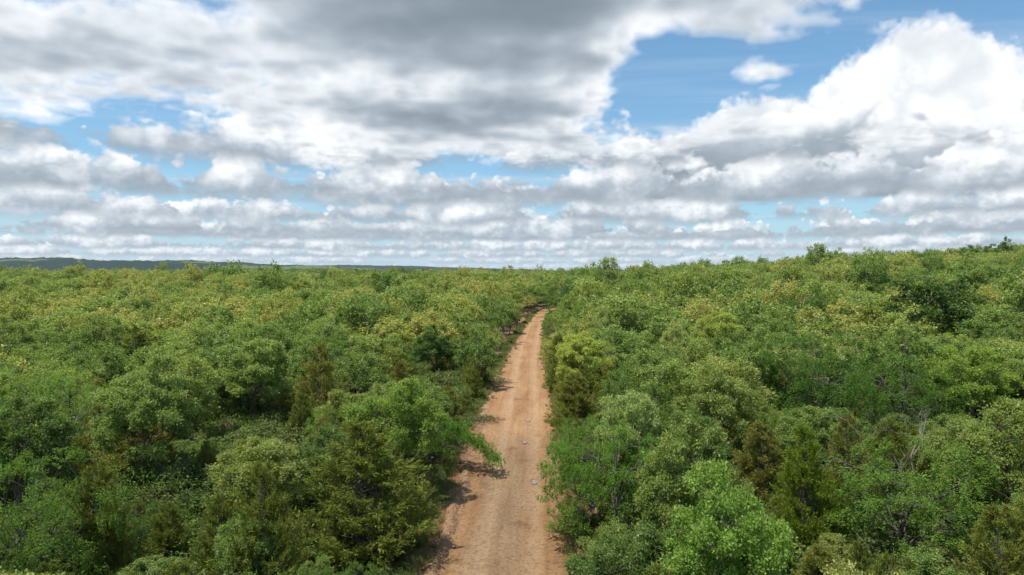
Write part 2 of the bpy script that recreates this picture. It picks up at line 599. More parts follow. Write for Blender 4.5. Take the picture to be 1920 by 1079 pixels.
def gen_elm(seed, h=6.5, w=6.0, sprays=95, per=300, leaf=0.075, wood=True, low=-0.92, limb=None):
    rng = np.random.default_rng(seed)
    zc, rz, rx = h * 0.53, h * 0.45, w * 0.5
    C = crown_points(rng, sprays, rx * 0.85, rz * 0.9, zc, 0.40, low=low, bias=0.5)
    W, G = Geo(), Geo()
    if limb is not None:
        C = np.concatenate([C, limb])
    if wood:
        skeleton(W, rng, h, rx, zc, rz, C, r0=0.015 * h + 0.02, nl=9, fork=0.2)
    for c in C:
        ax = np.array([c[0], c[1], 0.0]) + rng.normal(0, 0.35 * rx * 0.5, 3) * np.array([1, 1, 0])
        ax = unit(ax + np.array([0, 0, 0.10 * np.linalg.norm(ax) + rng.normal(0, 0.25)]))
        sd = unit(np.cross(ax, [0, 0, 1.0]))
        up = np.cross(sd, ax)
        ln = rng.uniform(0.75, 1.35)
        nt = 12
        # side shoots of a flat spray
        t0 = rng.uniform(0.0, 1.0, nt)
        sgn = rng.choice([-1, 1], nt)
        sl = ln * (0.25 + 0.45 * (1 - t0)) * rng.uniform(0.5, 1.1, nt)
        k = max(2, per // nt)
        q = rng.uniform(0, 1, (nt, k))
        along = t0[:, None] * ln + q * sl[:, None] * 0.55
        across = sgn[:, None] * q * sl[:, None] * 0.75
        P = c + along[..., None] * ax + across[..., None] * sd + up * (rng.normal(0, 0.075, (nt, k, 1)) - (0.22 * along ** 2)[..., None] + rng.normal(0, 0.12, (nt, 1, 1)))
        P = P.reshape(-1, 3)
        n = len(P)
        D = unit(ax * 0.7 + sd * rng.normal(0, 0.8, (n, 1)) + rng.normal(0, 0.35, (n, 3)))
        N = unit(np.array([0, 0, 1.0]) + rng.normal(0, 0.45, (n, 3)))
        L = leaf * rng.uniform(0.65, 1.3, n)
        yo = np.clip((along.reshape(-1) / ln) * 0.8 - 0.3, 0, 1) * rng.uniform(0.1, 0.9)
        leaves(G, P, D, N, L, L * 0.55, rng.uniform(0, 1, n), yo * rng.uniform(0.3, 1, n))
    return W, G


def gen_juniper(seed, h=6.0, w=4.0, br=150, pts=13, per=13, leaf=0.17, wood=True):
    rng = np.random.default_rng(seed)
    W, G = Geo(), Geo()
    R = w * 0.5
    f = lobes(rng)
    if wood:
        tube(W, bend(rng, (0, 0, -0.1), (rng.normal(0, .12), rng.normal(0, .12), h * 0.97), 9, 0.10), np.linspace(0.10, 0.01, 9), 6)
    for i in range(br):
        z = h * (0.04 + 0.92 * (1 - rng.uniform(0, 1) ** 0.62))
        a = i * 2.39996 + rng.normal(0, 0.3)
        prof = R * (1.0 - (z / h) ** 1.35) ** 0.85 * min(1.0, 0.55 + z / h * 3)
        u = np.array([[math.cos(a), math.sin(a), 0.2]])
        ln = max(0.22, prof * float(f(unit(u))[0]) * rng.uniform(0.7, 1.18))
        rise = rng.uniform(0.35, 0.95) * ln + 0.12
        p0 = np.array([0, 0, max(0.05, z - rise * 0.6)])
        p1 = np.array([math.cos(a) * ln, math.sin(a) * ln, p0[2] + rise])
        path = bend(rng, p0, p1, 6, 0.18, -0.08)
        if wood:
            tube(W, path, np.linspace(0.022, 0.004, 6), 3)
        t = rng.uniform(0.25, 1.0, pts) ** 0.75
        ii = t * 5
        i0 = np.clip(ii.astype(int), 0, 4)
        c = path[i0] + (path[i0 + 1] - path[i0]) * (ii - i0)[:, None]
        dirb = unit(p1 - p0)
        # feathery sprays: slivers that point up and out along the branch
        n = pts * per
        ci = np.repeat(np.arange(pts), per)
        sdir = unit(dirb * 0.75 + rng.normal(0, 0.55, (pts, 3)) + np.array([0, 0, 0.35]))
        D = unit(sdir[ci] + rng.normal(0, 0.38, (n, 3)))
        P = c[ci] + sdir[ci] * rng.uniform(0, 0.34, (n, 1)) * (0.5 + 0.5 * ln / max(R, .1)) + rng.normal(0, 0.035, (n, 3))
        N = unit(rng.normal(0, 1, (n, 3)) + np.array([0, 0, 0.4]))
        L = leaf * rng.uniform(0.5, 1.2, n)
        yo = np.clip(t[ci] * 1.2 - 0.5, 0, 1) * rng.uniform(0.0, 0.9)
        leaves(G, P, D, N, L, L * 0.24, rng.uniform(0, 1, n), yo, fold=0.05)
    return W, G


def gen_dead(seed, h=6.0, w=4.0, depth=4, r0=0.07, up=0.5):
    rng = np.random.default_rng(seed)
    W, F = Geo(), Geo()

    def grow(p, d, ln, r, k):
        e = p + d * ln
        path = bend(rng, p, e, 6, 0.35, 0.03)
        tube(W if k >= depth - 1 else F, path, np.linspace(r, r * 0.55, 6), 5 if k > 1 else 3)
        if k == 0:
            return
        for i in range(rng.integers(2, 4)):
            s = path[rng.integers(3, 6)]
            nd = unit(d + rng.normal(0, 0.62, 3) + np.array([0, 0, up * 0.25]))
            grow(s, nd, ln * rng.uniform(0.55, 0.8), r * 0.55, k - 1)
    grow(np.array([0, 0, -0.1]), unit(np.array([rng.normal(0, .15), rng.normal(0, .15), 1.0])), h * 0.42, r0, depth)
    return W, F


# ------------------------------------------------------------------ place: terrain shape and road line
def sst(x, a, b):
    t = np.clip((np.asarray(x, float) - a) / (b - a), 0, 1)
    return t * t * (3 - 2 * t)


def valley_x(y):
    y = np.asarray(y, float)
    d = np.clip(y - 95.0, 0, 260)
    return -1.0 + 0.00036 * d * d + np.clip(y - 355.0, 0, None) * 0.146


def road_x(y):
    y = np.asarray(y, float)
    e = np.clip(y - 188.0, 0, 45)
    return valley_x(y) + 0.012 * e * e + np.clip(y - 233.0, 0, None) * 1.08


def terrain(x, y):
    x, y = np.asarray(x, float), np.asarray(y, float)
    d = x - valley_x(y)
    r = np.clip(d - 8.0, 0, None)
    z = 0.057 * r * sst(y, 25, 200) * np.exp(-np.clip(r - 320, 0, None) / 900.0)
    z = z + 2.6 * sst(y, 240, 900) * sst(-d, -60, 40) + 1.5 * sst(y, 300, 520) * sst(d, 10, 60)
    z = z - 0.6 * sst(-d, 15, 60) * sst(y, 30, 80) * (1 - sst(y, 250, 600))
    z = z + 3.6 * sst(y, 110, 260)
    und = np.sin(x * 0.043 + 1.3) * np.sin(y * 0.037 + 0.4) + 0.6 * np.sin(x * 0.021 - y * 0.027)
    z = z + und * 0.55 * sst(np.abs(d), 9, 50) + und * 1.2 * sst(np.hypot(x, y), 300, 900)
    # beyond the wood the land falls away
    rr = np.hypot(x, y)
    z = z - 60.0 * sst(rr, 1700, 5200)
    return z


FW = np.array([-math.sin(YAW), math.cos(YAW)])
RT = np.array([math.cos(YAW), math.sin(YAW)])
HOR = 515.0


def at(px, depth):
    return FW * depth + RT * ((px - 960.0) / FPX * depth)


def at_top(px, ytop, h):
    """Where a thing h tall stands whose top shows at (px, ytop)."""
    d = 60.0
    for _ in range(30):
        p = at(px, d)
        d2 = (CAM_H - h - float(terrain(*p))) * FPX / max(ytop - HOR, 4.0)
        d = 0.5 * d + 0.5 * max(8.0, d2)
    return at(px, d)


def obj(name, mesh, parent=None, kind=None, label=None, cat=None, group=None):
    o = bpy.data.objects.new(name, mesh)
    COL.objects.link(o)
    if parent is not None:
        o.parent = parent
    for k, v in (('kind', kind), ('label', label), ('category', cat), ('group', group)):
        if v:
            o[k] = v
    return o


# ------------------------------------------------------------------ ground
def grid_mesh(name, xs, ys, zf, mat, smooth=True):
    X, Y = np.meshgrid(xs, ys)
    Z = zf(X, Y)
    ny, nx = X.shape
    V = np.stack([X, Y, Z], -1).reshape(-1, 3)
    i = np.arange(ny - 1)[:, None] * nx + np.arange(nx - 1)[None, :]
    Q = np.stack([i, i + 1, i + nx + 1, i + nx], -1).reshape(-1, 4)
    g = Geo()
    g.add(V, Q)
    return g.mesh(name, [mat], smooth, attrs=False)


m, nb = new_mat('forest floor')
geo_n = nb.node('ShaderNodeNewGeometry')
pos = E(nb, geo_n.outputs['Position'])
n1 = nb.noise(pos, scale=0.35, detail=6.0, rough=0.6)
n2 = nb.noise(pos, scale=7.0, detail=5.0, rough=0.7)
c = nb.ramp(n2, [(0.25, (0.035, 0.024, 0.016)), (0.5, (0.10, 0.066, 0.042)), (0.75, (0.20, 0.135, 0.085))])
c = nb.mix(nb.sstep(n1, 0.45, 0.7), c, (0.055, 0.075, 0.022, 1.0))
px_, py_, pz_ = nb.split(pos)
c = nb.mix(nb.sstep(py_, 900.0, 1800.0), c, (0.06, 0.085, 0.03, 1.0))
principled(nb, c, 1.0, 0.1, n2, 0.08, 0.8)
M['floor'] = m


def graded(a, b, n, p=2.2):
    t = np.linspace(-1, 1, n)
    s = np.sign(t) * np.abs(t) ** p
    return np.where(s < 0, -s * a, s * b)


XS = graded(-9000.0, 9000.0, 201, 3.0)
YS = np.concatenate([np.linspace(-600, 10, 20), np.linspace(14, 420, 120), 420 * np.exp(np.linspace(0.02, math.log(12000 / 420.0), 90))])


def ground_z(x, y):
    d = np.abs(x - road_x(y))
    return terrain(x, y) - 0.10 * (1 - sst(d, 4.5, 9.0)) * (y < 302)


obj('ground', grid_mesh('ground', XS, YS, ground_z, M['floor']), kind='structure')

# ------------------------------------------------------------------ dirt road
m, nb = new_mat('graded dirt road')
pos = E(nb, nb.node('ShaderNodeNewGeometry').outputs['Position'])
uvn = attr(nb, 'across')
x_, y_, z_ = nb.split(pos)
wob = nb.noise(pos, scale=0.22, detail=3.0)
big = nb.noise(nb.vmath('MULTIPLY', pos, (1.0, 0.22, 1.0)), scale=0.55, detail=5.0, rough=0.6)
fine = nb.noise(pos, scale=5.5, detail=8.0, rough=0.72)
streak = nb.noise(nb.vmath('MULTIPLY', pos, (1.0, 0.05, 1.0)), scale=2.6, detail=5.0, rough=0.6)
c = nb.ramp(big, [(0.25, (0.225, 0.110, 0.046)), (0.5, (0.305, 0.172, 0.082)), (0.75, (0.385, 0.245, 0.130))])
# greyer packed clay on the left wheel track of the near stretch
u = uvn + (wob - 0.5) * 0.5
grey = nb.sstep(u, -0.75, -0.45) * nb.sstep(u, 0.02, 0.30, 1.0, 0.0) * nb.sstep(y_ + (wob - 0.5) * 30.0, 40.0, 62.0, 1.0, 0.15)
c = nb.mix(grey * 0.5, c, nb.ramp(fine, [(0.3, (0.20, 0.142, 0.086)), (0.7, (0.31, 0.235, 0.152))]))
trk = nb.math('MINIMUM', nb.math('ABSOLUTE', uvn + 0.42 + (wob - 0.5) * 0.12), nb.math('ABSOLUTE', uvn - 0.30 + (wob - 0.5) * 0.12))
c = nb.mix(nb.sstep(trk, 0.06, 0.20, 0.65, 0.0) * nb.sstep(streak, 0.3, 0.6), c, (0.40, 0.275, 0.165, 1.0))
blotch = nb.noise(pos, scale=0.45, detail=5.0, rough=0.6)
c = nb.mix(nb.sstep(blotch, 0.58, 0.70, 0.0, 0.55), c, nb.mix(1.0, c, (0.50, 0.46, 0.44, 1.0), 'MULTIPLY'))  # darker blotches scattered by noise
# red soil on the verges
edge = nb.sstep(nb.math('ABSOLUTE', uvn + (wob - 0.5) * 0.3), 0.80, 1.1)
c = nb.mix(edge * 0.9, c, nb.ramp(fine, [(0.3, (0.13, 0.058, 0.032)), (0.7, (0.30, 0.155, 0.088))]))
c = nb.mix(nb.sstep(streak, 0.38, 0.62) * 0.5, c, nb.mix(1.0, c, (0.72, 0.68, 0.66, 1.0), 'MULTIPLY'))
c = nb.mix(nb.sstep(fine, 0.27, 0.55, 0.75, 0.0), c, (0.095, 0.055, 0.032, 1.0))
c = nb.mix(nb.sstep(fine, 0.57, 0.70, 0.0, 0.55), c, (0.42, 0.32, 0.22, 1.0))
principled(nb, c, 0.95, 0.15, fine, 0.06, 0.9)
M['road'] = m

HALF = 3.35


def road_z(u, y):
    """Height over the terrain across the road: u runs from -1 to 1 between the road edges."""
    crown = 0.10 * (1 - np.clip(np.abs(u), 0, 1) ** 2)
    rut = -0.075 * (np.exp(-((u + 0.42) / 0.10) ** 2) + np.exp(-((u - 0.30) / 0.10) ** 2))
    rough = 0.025 * np.sin(y * 1.7 + u * 5) * np.sin(y * 0.61 + u * 3.0) + 0.012 * np.sin(y * 4.3 - u * 11.0)
    edge = 0.05 * np.sin(y * 2.3 + 4 * u) * (np.abs(u) > 0.85)
    dip = -0.16 * np.clip(np.abs(u) - 1.0, 0, 1) / 0.6
    return 0.06 + crown + rut + rough + edge + dip


def road_pt(u, y):
    x = road_x(y) + u * HALF
    return x, y, terrain(x, y) + road_z(u, y)


us = np.linspace(-1.65, 1.55, 65)
ys = np.concatenate([np.arange(8, 120, 0.30), np.arange(120, 300, 0.8)])
U, Yg = np.meshgrid(us, ys)
edge_wob = 0.10 * np.sin(Yg * 0.9) + 0.07 * np.sin(Yg * 2.1 + 1)
X, Yr, Z = road_pt(U, Yg)
X = X + edge_wob * sst(np.abs(U), 0.7, 1.2)
g = Geo()
nx = len(us)
i = np.arange(len(ys) - 1)[:, None] * nx + np.arange(nx - 1)[None, :]
rngr = np.random.default_rng(5)
Z = Z + rngr.normal(0, 0.008, Z.shape) * (1 + 1.5 * (np.abs(U) > 0.8))
g.add(np.stack([X, Yr, Z], -1).reshape(-1, 3), np.stack([i, i + 1, i + nx + 1, i + nx], -1).reshape(-1, 4))
me = g.mesh('dirt_road', [M['road']], True, attrs=False)
me.attributes.new('across', 'FLOAT', 'POINT').data.foreach_set('value', U.ravel().astype(np.float32))
obj('dirt_road', me, kind='structure')

# ------------------------------------------------------------------ tree prototypes
PROTO = {}


def proto(key, mat, WG, wood_mat='bark'):
    W, G = WG
    PROTO[key] = (W.mesh(key + '_trunk', [M[wood_mat]], True, attrs=False) if W.n else None,
                  G.mesh(key + '_crown', [M[mat]], False) if G.n else None)


for k in range(5):
    proto(f'oak_near{k}', 'oak', gen_oak(100 + k, 7.0, 5.0, 56, 34, 19, 0.115, 0.62))
for k in range(5):
    proto(f'oak_mid{k}', 'oak', gen_oak(200 + k, 7.0, 5.2, 50, 20, 10, 0.165, 0.60))
for k in range(3):
    proto(f'elm_near{k}', 'elm', gen_elm(300 + k, 6.5, 6.0, 150, 270, 0.082))
for k in range(3):
    proto(f'elm_mid{k}', 'elm', gen_elm(320 + k, 6.5, 5.6, 100, 110, 0.13))
for k in range(3):
    proto(f'juniper_near{k}', 'juniper', gen_juniper(400 + k, 6.0, 4.0, 170, 14, 14, 0.16))
for k in range(2):
    proto(f'juniper_mid{k}', 'juniper', gen_juniper(420 + k, 6.0, 3.4, 110, 9, 9, 0.26))


def tree(kind, variant, x, y, h, w, rot, label, group=None, tint=None, hue=50, cat='tree'):
    """A tree of its own: an empty at the foot, trunk and crown under it."""
    tm, cm = PROTO[variant]
    bh = {'oak': 7.0, 'elm': 6.5, 'jun': 6.0, 'dea': 6.0}[variant[:3]]
    bw = {'oak': 5.1, 'elm': 6.0, 'jun': 3.8, 'dea': 4.0}[variant[:3]]
    t = obj(kind, None, label=label, cat=cat, group=group)
    t.empty_display_size = 0.3
    t.location = (x, y, float(ground_z(np.array(x), np.array(y))) - 0.03)
    t.rotation_euler = (0, 0, rot)
    t.scale = (w / bw, w / bw, h / bh)
    if tm is not None:
        obj('trunk', tm, t)
    if cm is not None:
        c = obj('crown', cm, t)
        c.pass_index = int(hue)
        if tint is not None:
            c.color = (*tint, 1.0)
    return t

# ------------------------------------------------------------------ trees one can single out in the photograph
# species, variant, px, top row, lowest row seen, height, width, hue, tint, label   (rows and columns of the 1920 px photograph)
HERO = [
    ('juniper', 'juniper_near0', 676, 782, 1075, 6.6, 6.4, 40, None, 'large olive juniper leaning over the left verge, widest conifer beside the road'),
    ('oak', 'oak_near0', 748, 700, 920, 7.4, 5.2, 55, (1.05, 1.12, 0.85), 'fresh bright green oak standing directly behind the large roadside juniper'),
    ('juniper', 'juniper_near1', 488, 862, 1079, 6.2, 3.2, 55, None, 'slender olive juniper with pointed top, next left of the large roadside juniper'),
    ('oak', 'oak_near1', 268, 672, 960, 8.2, 5.8, 62, (0.95, 1.0, 1.05), 'tall open oak showing its grey trunk in the left woods'),
    ('oak', 'oak_near2', 468, 628, 850, 8.2, 6.4, 68, (0.95, 1.0, 1.05), 'broad grey-green oak behind the slender juniper, rising above its neighbours'),
    ('elm', 'elm_near0', 80, 838, 1079, 6.6, 5.0, 50, None, 'bright green fine-leaved elm in the lower left corner'),
    ('juniper', 'juniper_near2', 178, 850, 1000, 6.0, 3.2, 75, None, 'brownish olive juniper just behind the corner elm on the left'),
    ('oak', 'oak_near3', 452, 965, 1079, 4.2, 2.6, 58, (1.1, 1.15, 1.3), 'pale-leaved oak sapling in front of the slender juniper'),
    ('oak', 'oak_near4', 815, 612, 745, 7.0, 5.2, 4, (0.8, 0.95, 0.8), 'dark green round-topped oak near the left verge beside the brush heap'),
    ('oak', 'oak_near3', 40, 745, 900, 7.2, 5.0, 15, None, 'dark green oak at the left picture edge behind the corner elm'),
    ('juniper', 'juniper_near1', 600, 640, 760, 7.6, 4.6, 85, None, 'brownish juniper among oaks in the middle of the left woods'),
    ('elm', 'elm_near2', 1148, 768, 1000, 6.5, 6.4, 40, (0.95, 1.05, 0.8), 'vivid green elm whose low branches hang over the right road edge'),
    ('oak', 'oak_near2', 1172, 722, 775, 7.0, 4.0, 90, (1.15, 1.25, 1.6), 'silvery pale oak crown directly behind the vivid roadside elm'),
    ('oak', 'oak_near3', 1088, 622, 700, 7.4, 5.6, 92, (1.15, 1.2, 0.9), 'yellow-tipped oak at the right verge behind the olive roadside junipers'),
    ('juniper', 'juniper_near2', 1078, 690, 800, 5.4, 4.8, 70, None, 'bushy brown-olive juniper on the right verge, between yellow-tipped oak and vivid elm'),
    ('oak', 'oak_near1', 1372, 888, 1079, 7.2, 4.0, 66, (0.95, 1.15, 0.85), 'large-leaved glossy oak at the bottom edge right of the road'),
    ('oak', 'oak_near4', 1300, 800, 900, 7.2, 4.4, 64, None, 'olive-green oak between the vivid elm and the glossy front oak'),
    ('juniper', 'juniper_near0', 1512, 792, 1000, 6.8, 3.2, 45, (0.95, 1.1, 0.6), 'upright yellow-olive juniper standing alone among oaks right of the road'),
    ('elm', 'elm_near1', 1712, 806, 1040, 6.6, 7.2, 62, None, 'wide light green elm filling the front of the right woods'),
    ('oak', 'oak_near0', 1890, 738, 930, 7.6, 5.0, 72, None, 'yellow-tipped oak at the right picture edge, behind the wide elm'),
    ('juniper', 'juniper_near1', 1880, 945, 1079, 5.2, 3.8, 60, None, 'low olive juniper in the lower right corner'),
    ('elm', 'elm_near0', 1540, 618, 790, 8.6, 8.6, 12, (0.85, 0.95, 0.9), 'spreading deep green elm in the middle of the right woods'),
    ('elm', 'elm_near2', 1690, 650, 800, 8.0, 7.0, 22, (0.9, 0.95, 0.95), 'deep green elm with bare lower limbs, right neighbour of the spreading elm'),
    ('oak', 'oak_near2', 1825, 640, 800, 8.2, 6.0, 74, (1.0, 1.1, 0.75), 'bright yellow-green oak high at the right, beyond the edge oak'),
    ('oak', 'oak_near0', 1350, 676, 790, 7.8, 5.2, 78, None, 'tall yellow-green oak left of the spreading deep green elm'),
    ('oak', 'oak_near3', 1345, 585, 650, 8.4, 6.6, 84, (1.1, 1.12, 0.9), 'pale golden oak crown behind the tall yellow-green oak'),
    ('oak', 'oak_near4', 1270, 600, 660, 8.0, 4.0, 95, (1.1, 1.15, 1.3), 'small pale oak crown left neighbour of the pale golden oak'),
    ('oak', 'oak_near1', 1132, 578, 640, 8.4, 3.8, 90, (1.05, 1.1, 1.3), 'narrow pale oak rising behind the yellow-tipped verge oak'),
    ('elm', 'elm_mid0', 1215, 545, 620, 9.2, 8.0, 20, (0.85, 0.95, 0.85), 'deep green elm mass near the right verge towards the bend'),
    ('elm', 'elm_mid1', 1100, 555, 620, 8.6, 6.5, 30, (0.9, 1.0, 0.8), 'green elm at the right verge just before the bend'),
]
TREES = []                          # x, y, height, width, depth, row range, px
CNT = {}
rng = np.random.default_rng(77)


def crown_span(px, depth, w):
    r = w * 0.5 * FPX / depth
    return px - r, px + r


for (sp, var, px, yt, yb, h, w, hue, tint, label) in HERO:
    p = at_top(px, yt, h)
    depth = float(p @ FW)
    rot = 0.7 * len(TREES) + (2.1 if len(TREES) == 11 else 0.0)
    tree(sp + '_tree', var, p[0], p[1], h, w, rot, label, None, tint, hue)
    TREES.append((p[0], p[1], h, w, depth, yt, yb, px, True, sp))

# big dark oak and the tall crowns of the right skyline, the elms that close the road
SKY = [
    ('oak', 'oak_mid0', 1742, 503, 92.0, 11.5, 3, (0.62, 0.72, 0.62), 'big dark rounded oak standing above the right canopy'),
    ('elm', 'elm_mid2', 1500, 530, 105.0, 10.0, 8, (0.7, 0.85, 0.75), 'dark green elm left of the big dark oak'),
    ('oak', 'oak_mid1', 1815, 460, 260.0, 9.0, 10, (0.7, 0.8, 0.7), 'dark round crown on the right skyline, left of the two tall tops'),
    ('oak', 'oak_mid2', 1858, 458, 262.0, 6.5, 8, (0.6, 0.72, 0.7), 'left one of two tall tops on the right skyline'),
    ('oak', 'oak_mid3', 1880, 450, 270.0, 5.5, 5, (0.55, 0.68, 0.7), 'tallest tree top on the right skyline'),
    ('oak', 'oak_mid4', 1750, 472, 280.0, 6.0, 20, (0.75, 0.85, 0.7), 'low dark crown on the skyline above the big dark oak'),
    ('oak', 'oak_mid2', 1640, 476, 300.0, 8.0, 30, None, 'rounded green crown breaking the right skyline midway'),
    ('oak', 'oak_mid0', 1195, 492, 260.0, 8.0, 88, (1.0, 0.92, 0.8), 'brownish rounded crown on the skyline right of the bend'),
    ('elm', 'elm_mid0', 1054, 517, 168.0, 9.5, 6, (0.75, 0.9, 0.75), 'dark green elm closing the road view from the right at the bend'),
    ('elm', 'elm_mid1', 982, 530, 196.0, 8.0, 18, (0.8, 0.9, 0.8), 'green elm on the left side of the bend'),
    ('elm', 'elm_mid2', 1098, 522, 184.0, 8.5, 25, (0.85, 0.95, 0.8), 'green elm behind the one that closes the bend'),
]
for (sp, var, px, yt, depth, w, hue, tint, label) in SKY:
    p = at(px, depth)
    h = CAM_H - (yt - HOR) * depth / FPX - float(terrain(*p))
    tree(sp + '_tree', var, p[0], p[1], h, w, 0.9 * len(TREES), label, None, tint, hue)
    TREES.append((p[0], p[1], h, w, depth, yt, yt + 60, px, True, sp))

# a tall thin row of pines far off on the left skyline
pine = gen_juniper(500, 14.0, 4.5, 60, 8, 8, 0.9)
PROTO['pine'] = (pine[0].mesh('pine_trunk', [M['bark']], True, attrs=False), pine[1].mesh('pine_crown', [M['juniper']], False))
for k, (px, yt, word) in enumerate(((636, 500, 'leftmost'), (668, 503, 'second'), (684, 505, 'third'), (706, 504, 'fourth'), (905, 508, 'lone'))):
    depth = 640.0
    p = at(px, depth)
    h = CAM_H - (yt - HOR) * depth / FPX - float(terrain(*p))
    t = obj('pine_tree', None, label=('lone pine top on the skyline left of the bend' if word == 'lone' else f'dark pine on the far left skyline, {word} of four'), cat='tree', group='pines on the skyline')
    t.location = (p[0], p[1], float(terrain(*p)) - 0.1)
    t.scale = (1.3 + 0.3 * (k % 2), 1.3 + 0.3 * (k % 2), h / 14.0)
    obj('trunk', PROTO['pine'][0], t)
    c = obj('crown', PROTO['pine'][1], t)
    c.pass_index, c.color = 10, (0.5, 0.8, 0.9, 1.0)

# elm with a long limb arching low over the left road edge
base = at(806, 45.0)
rl = np.random.default_rng(9)
tt = np.linspace(0.1, 1, 36)
limb = np.stack([0.6 + tt * 3.3, rl.normal(0, 0.5, 36) - tt * 0.9, 3.1 - 2.0 * tt ** 1.6 + rl.normal(0, 0.22, 36)], -1)
PROTO['elm_arch'] = None
proto('elm_arch', 'elm', gen_elm(333, 5.0, 3.4, 40, 240, 0.095, limb=limb))
t = tree('elm_tree', 'elm_arch', base[0], base[1], 6.5, 6.0, 0.0, 'arching green elm reaching one low limb out over the left road edge', None, (0.9, 1.05, 0.8), 45)
TREES.append((base[0], base[1], 5.0, 3.0, 45.0, 740, 890, 815, True, 'elm'))

# dead trees with bare pale branches
DEAD = [('dead_tree', 72, 735, 6.8, 4.2, 900, 'leafless dead tree with fine pale branches at the left picture edge', 800),
        ('dead_tree', 1702, 742, 7.2, 3.6, 901, 'leafless dead tree with one pale crooked limb, in the right woods', 800)]
for (nm, px, yt, h, w, seed, label, yb) in DEAD:
    W, F = gen_dead(seed, 6.0, 4.0, 5)
    key = f'dead{seed}'
    PROTO[key] = (W.mesh(key + '_trunk', [M['dead']], True, attrs=False), F.mesh(key + '_crown', [M['dead']], True, attrs=False))
    p = at_top(px, yt, h)
    t = obj(nm, None, label=label, cat='tree', group='dead trees')
    t.location = (p[0], p[1], float(terrain(*p)) - 0.05)
    zz = np.concatenate([*W.v, *F.v])
    s = h / max(1.0, float(zz[:, 2].max()))
    t.scale = (s, s, s)
    obj('trunk', PROTO[key][0], t)
    obj('crown', PROTO[key][1], t)
    TREES.append((p[0], p[1], h, w * 0.6, float(p @ FW), yt, yb, px, True, 'dead'))

# ------------------------------------------------------------------ the rest of the near wood, tree by tree
def clear_right(y):
    return np.interp(y, [0, 60, 110, 190, 400], [2.9, 3.0, 2.7, 1.6, 2.2])


def clear_left(y):
    return np.interp(y, [0, 50, 75, 130, 190, 400], [3.9, 4.5, 3.9, 3.1, 1.8, 2.2])


NEAR_END = 84.0
FILL = []
n_oak = sum(1 for o in TREES if o[9] == 'oak')
tries = 0
while tries < 12000:
    tries += 1
    depth = math.sqrt(rng.uniform(11.0 ** 2, NEAR_END ** 2))
    lat = rng.uniform(-0.80, 0.80) * depth + rng.uniform(-2, 2)
    p = FW * depth + RT * lat
    sp = rng.choice(['oak', 'oak', 'oak', 'oak', 'elm', 'juniper'])
    h = float({'oak': rng.normal(7.3, 1.35), 'elm': rng.normal(6.0, 0.9), 'juniper': rng.normal(5.2, 0.9)}[sp])
    w = float(h * {'oak': rng.uniform(0.66, 1.0), 'elm': rng.uniform(0.75, 1.0), 'juniper': rng.uniform(0.5, 0.75)}[sp])
    off = abs(p[0] - float(road_x(p[1])))
    side = p[0] > float(road_x(p[1]))
    if off < float(clear_right(p[1]) if side else clear_left(p[1])) + w * 0.22:
        continue
    if off < 9 and depth < 26:
        h = min(h, 5.5); w = min(w, 4.0)
    px = 960 + lat / depth * FPX
    ok = True
    for o in TREES:
        if (o[0] - p[0]) ** 2 + (o[1] - p[1]) ** 2 < (0.335 * (o[3] + w)) ** 2:
            ok = False
            break
    if not ok:
        continue
    zt = float(terrain(*p))
    for o in TREES:
        if o[8] and depth < o[4] - 0.5:
            a0, a1 = crown_span(px, depth, w)
            b0, b1 = crown_span(o[7], o[4], o[3] * 0.8)
            if a0 < b1 and b0 < a1:
                cap = CAM_H - zt - (o[6] - 25 - HOR) * depth / FPX
                if cap < h:
                    w *= max(0.5, cap / h)
                    h = cap
    if h < 2.2:
        continue
    if sp == 'oak':
        if n_oak >= 300:
            continue
        n_oak += 1
    TREES.append((p[0], p[1], h, w, depth, 0, 0, px, False, sp))
    FILL.append((p[0], p[1], h, w, depth, sp, px))

BAND = [(20.5, 'in the frontmost rows'), (28, 'just before the large juniper'), (36, 'level with the vivid roadside elm'),
        (46, 'level with the nearest puddle'), (56, 'level with the middle puddle'), (68, 'level with the farthest puddle'),
        (77, 'level with the brush heap'), (200, 'just beyond the brush heap')]
ONES = 'first second third fourth fifth sixth seventh eighth ninth tenth eleventh twelfth thirteenth fourteenth fifteenth sixteenth seventeenth eighteenth nineteenth twentieth'.split()


TENS = {2: ('twenty', 'twentieth'), 3: ('thirty', 'thirtieth'), 4: ('forty', 'fortieth'), 5: ('fifty', 'fiftieth'), 6: ('sixty', 'sixtieth'), 7: ('seventy', 'seventieth'), 8: ('eighty', 'eightieth')}


def ordinal(n):
    n += 1
    if n <= 20:
        return ONES[n - 1]
    a, b = TENS[n // 10]
    return b if n % 10 == 0 else a + '-' + ONES[n % 10 - 1]


